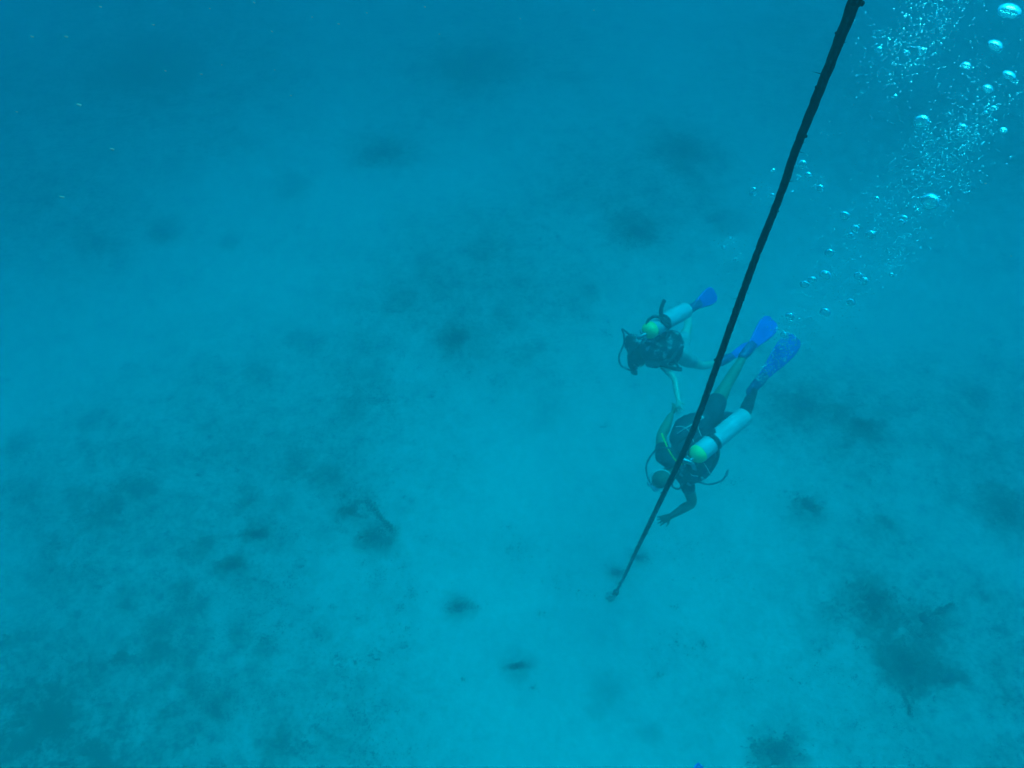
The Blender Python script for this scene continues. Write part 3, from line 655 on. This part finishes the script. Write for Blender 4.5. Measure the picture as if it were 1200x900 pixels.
CAPS = [bubble_mesh(k, True) for k in range(4)]; BALLS = [bubble_mesh(k + 10, False) for k in range(4)]
def plume_z(x, y): return 7.6 * 635 / (1205 - y) * (1.0 if x < 1040 else (.82 if y > 160 else .72))
BIG = [(1182.5, 14, 27, 1, 'largest flat bubble at the very top right, with a bright rim'),
       (1166, 54, 19, 1, 'flat pale bubble just below the largest one at the top right'),
       (1182, 89, 18, 1, 'flat pale bubble third from the top along the right edge'),
       (1157.5, 104.5, 14, 1, 'smaller flat bubble just left of and below the third one at the right edge'),
       (1164, 127, 8, 0, 'small bright bubble under the row of flat bubbles at the right edge'),
       (1155, 132, 6, 0, 'tiny bright bubble touching the small one under the flat bubbles'),
       (1176, 153, 10, 1, 'small flat lone bubble lowest along the right edge'),
       (1132, 77, 12, 1, 'thin flat bubble left of the row of flat bubbles'),
       (1080, 142, 17, 0, 'round pale bubble with a bright top, alone left of the streaming column'),
       (1127, 150, 12, 0, 'pale bubble inside the dense fizz right of the round pale one'),
       (1030, 58, 8, 0, 'bright speck-like bubble at the left rim of the top fizz'),
       (1062, 62, 7, 0, 'small bubble near the middle of the top fizz'),
       (1081, 60, 10, 0, 'soft bubble at the right of the top fizz'),
       (1049, 113, 6, 0, 'small lone bubble below the top fizz'),
       (1090, 236, 23, 0, 'biggest round bubble, halfway up the plume with a bright crescent'),
       (1027, 233, 8, 0, 'small bright sparkling bubble halfway up the plume'),
       (990, 252.5, 12, 0, 'pale bubble halfway up the plume, left of the flat pair'),
       (1002, 268, 11, 0, 'pale bubble above a tight trio in the middle of the plume'),
       (997, 276, 8, 0, 'small bubble lowest of the tight trio in the plume'),
       (1020, 274.5, 12, 0, 'bright bubble right of the tight trio in the plume'),
       (1060, 255, 10, 1, 'upper bubble of the flat pair under the biggest round bubble'),
       (1057, 260, 8, 1, 'lower bubble of the flat pair under the biggest round bubble'),
       (972, 296, 11, 0, 'single pale bubble between the trio and the lower row'),
       (967, 322, 14, 0, 'largest bubble of the lower row left of centre in the plume'),
       (952, 328, 11, 0, 'middle bubble of the lower row of three'),
       (943, 333, 11, 0, 'leftmost bubble of the lower row of three'),
       (1006, 323, 11, 0, 'upper bubble of the pair right of the lower row'),
       (1013, 329, 11, 0, 'lower bubble of the pair right of the lower row'),
       (997, 354, 11, 0, 'round bubble below the pair in the lower plume'),
       (967, 366, 13, 0, 'dim wide bubble lowest in the plume right of the fins'),
       (926, 371, 12, 0, 'round bubble just above the tip of the nearest blue fin'),
       (1045, 322, 6, 0, 'faint small bubble at the right rim of the lower plume'),
       (940, 192, 11, 0, 'topmost pale bubble beside the rope'),
       (947, 205, 9, 0, 'second bubble below the topmost one beside the rope'),
       (936, 208, 6, 0, 'tiny bubble hugging the right side of the rope'),
       (961, 220, 9, 0, 'bright bubble right of the rope below the two pale ones'),
       (906, 200, 6, 0, 'highest small bubble left of the rope'),
       (883, 222, 7, 0, 'upper bubble of the small pair left of the rope'),
       (880, 227, 5, 0, 'lower bubble of the small pair left of the rope'),
       (905, 229, 7, 0, 'bubble touching the left side of the rope'),
       (856, 279, 5, 0, 'upper faint bubble well left of the rope'),
       (848, 290, 6, 0, 'middle faint bubble well left of the rope'),
       (861, 304, 5, 0, 'lowest faint bubble well left of the rope'),
       (919, 392, 9, 0, 'dim bubble lying over the nearest blue fin')]
for k, (x, y, dpx, cap, lab) in enumerate(BIG):
    z = plume_z(x, y)
    if x < 915 and y < 310: z = 7.8 * 635 / (1205 - y)
    r = dpx * z / F / 2
    o = bpy.data.objects.new('bubble', (CAPS if cap else BALLS)[k % 4]); COL.objects.link(o); o.location = P(x, y, z)
    o.rotation_euler = (rnd.uniform(-.25, .25), rnd.uniform(-.25, .25), rnd.uniform(0, 6)); o.scale = (r, r, r)
    tag(o, lab, 'bubble', 'large bubbles rising from the divers')
# fine fizz: clusters (centre, spread along and across the drift, count, size px)
FZ = [((1045, 62), 26, 20, 130, 2.6), ((1085, 30), 30, 16, 110, 2.6), ((1110, 8), 40, 12, 60, 2.6), ((1085, 62), 16, 10, 26, 2.2), ((1140, 40), 50, 14, 34, 2.4), ((1135, 95), 30, 10, 40, 2.4),
      ((1105, 175), 34, 24, 170, 2.3), ((1140, 150), 26, 12, 60, 2.4), ((1070, 215), 36, 24, 120, 2.0), ((1110, 235), 34, 18, 60, 2.0), ((1010, 270), 36, 26, 90, 2.0), ((1050, 300), 26, 12, 70, 2.0),
      ((990, 320), 34, 22, 80, 1.9), ((980, 362), 26, 16, 60, 1.9), ((925, 390), 16, 12, 60, 1.9), ((945, 215), 16, 14, 30, 2.0), ((892, 225), 14, 12, 24, 1.9), ((860, 295), 18, 16, 26, 1.8),
      ((1165, 120), 30, 14, 26, 2.6), ((1180, 60), 24, 20, 10, 2.4), ((1020, 110), 50, 22, 50, 2.0)]
tiny = []
rn = random.Random(21)
for (cx, cy), sa, sb, cnt, sz in FZ:
    for _ in range(int(cnt * (2.2 if cy < 120 else 3.6 if cy < 240 else 5))):
        a, b_ = rn.gauss(0, 1) * sa, rn.gauss(0, 1) * sb
        x = cx + a * .62 + b_ * .78; y = cy - a * .78 + b_ * .62
        if x > 1215 or y < -15: continue
        z = plume_z(x, y) * rn.uniform(.93, 1.07); d_ = sz * rn.choice((.36, .42, .5, .6, .72, .95)) * rn.uniform(.8, 1.2)
        if x < 915 and y < 340: z = 7.8 * 635 / (1205 - y)
        tiny.append((d_, P(x, y, z), d_ * z / F / 2))
for _ in range(190):                                  # bubbles clinging to the nearest fin, and caught on the dark lower leg
    t_ = rn.uniform(.15, 1.0); s_ = rn.uniform(-1, 1) * (4 + 8 * min(1, t_ * 1.3))
    x = 880 + 54 * t_ + s_ * .76; y = 455 - 60 * t_ + s_ * .65
    tiny.append((1.5, P(x, y, 7.86 - .035), rn.uniform(.6, 1.5) * 7.8 / F / 2 * 1.7))
for _ in range(18):
    tiny.append((1.4, P(rn.uniform(869, 884), rn.uniform(460, 486), 7.86), .005))
for _ in range(70):                                  # exhaled bubbles caught on the back of the upper diver
    cx, cy = rn.choice(((745, 396), (747, 400), (770, 404), (772, 412), (783, 396), (788, 400), (768, 416)))
    tiny.append((1.5, P(cx + rn.gauss(0, 3), cy + rn.gauss(0, 3), 8.33 + rn.uniform(-.03, .03)), rn.uniform(.004, .009)))
tiny.sort(key=lambda q: -q[0])
def small_mesh(seed):
    bm = bmesh.new(); bmesh.ops.create_icosphere(bm, subdivisions=2, radius=1); rn_ = random.Random(seed)
    for v in bm.verts: v.co = Vector((v.co.x * 1.15, v.co.y, v.co.z * .8)) * (1 + .08 * noise.noise(v.co * 2 + Vector((seed, 0, 0))))
    me = bpy.data.meshes.new('small_bubble'); bm.to_mesh(me); bm.free(); me.materials.append(M_FIZZ)
    me.polygons.foreach_set('use_smooth', [True] * len(me.polygons)); return me
SM = [small_mesh(k) for k in range(3)]
for k, (d_, p, r) in enumerate(tiny[:240]):
    o = bpy.data.objects.new('small_bubble', SM[k % 3]); COL.objects.link(o); o.location = p; o.scale = (r, r, r); o.rotation_euler = (rn.uniform(-.4, .4), rn.uniform(-.4, .4), rn.uniform(0, 6))
    tag(o, 'tiny pale bubble, one of the hundreds streaming up in the fizz', 'bubble', 'tiny bubbles in the rising fizz')
bm = bmesh.new()
for d_, p, r in tiny[240:]:
    bmesh.ops.create_icosphere(bm, subdivisions=1, radius=r, matrix=Matrix.Translation(p) @ Matrix.Diagonal((1.15, 1, .8, 1)))
tag(build('fizz', bm, M_FIZZ), 'fine fizz of the smallest bubbles around and between the larger ones', 'bubbles', kind='stuff')

# ------------------------------------------------------------------ drifting particles in the water
M_SNOW = principled('pale_particle', (.35, .38, .33), .7)
bm = bmesh.new(); bmesh.ops.create_icosphere(bm, subdivisions=2, radius=1)
for v in bm.verts: v.co = v.co * (1 + .5 * noise.noise(v.co * 1.7)); v.co.y *= .6
me = bpy.data.meshes.new('drifting_particle'); bm.to_mesh(me); bm.free(); me.materials.append(M_SNOW)
SN = [(38, 43, 3), (78, 43, 3.4), (93, 123, 4), (132, 175, 4), (73, 231, 4), (180, 29, 2.6), (236, 87, 2.4), (298, 3, 2.4), (319, 37, 2.2), (341, 112, 2), (260, 76, 1.6), (194, 83, 1.8), (397, 28, 2.2), (20, 131, 2.4), (366, 20, 1.6), (430, 15, 1.8), (515, 40, 1.5), (322, 82, 1.5), (498, 8, 2), (610, 22, 1.6), (246, 10, 1.8), (118, 8, 2.4), (696, 12, 1.6), (1155, 215, 2), (1185, 300, 1.6)]
for k, (x, y, d_) in enumerate(SN):
    z = rnd.uniform(1.2, 2.6); r = d_ * z / F / 2; o = bpy.data.objects.new('drifting_particle', me); COL.objects.link(o); o.location = P(x, y, z)
    o.scale = (r * 1.5, r * .8, r * .7); o.rotation_euler = (rnd.uniform(-.3, .3), R(20) + rnd.uniform(-.2, .2), rnd.uniform(-.4, .4))
    tag(o, 'tiny pale speck drifting in the dark blue upper water', 'particle', 'specks drifting in the water')
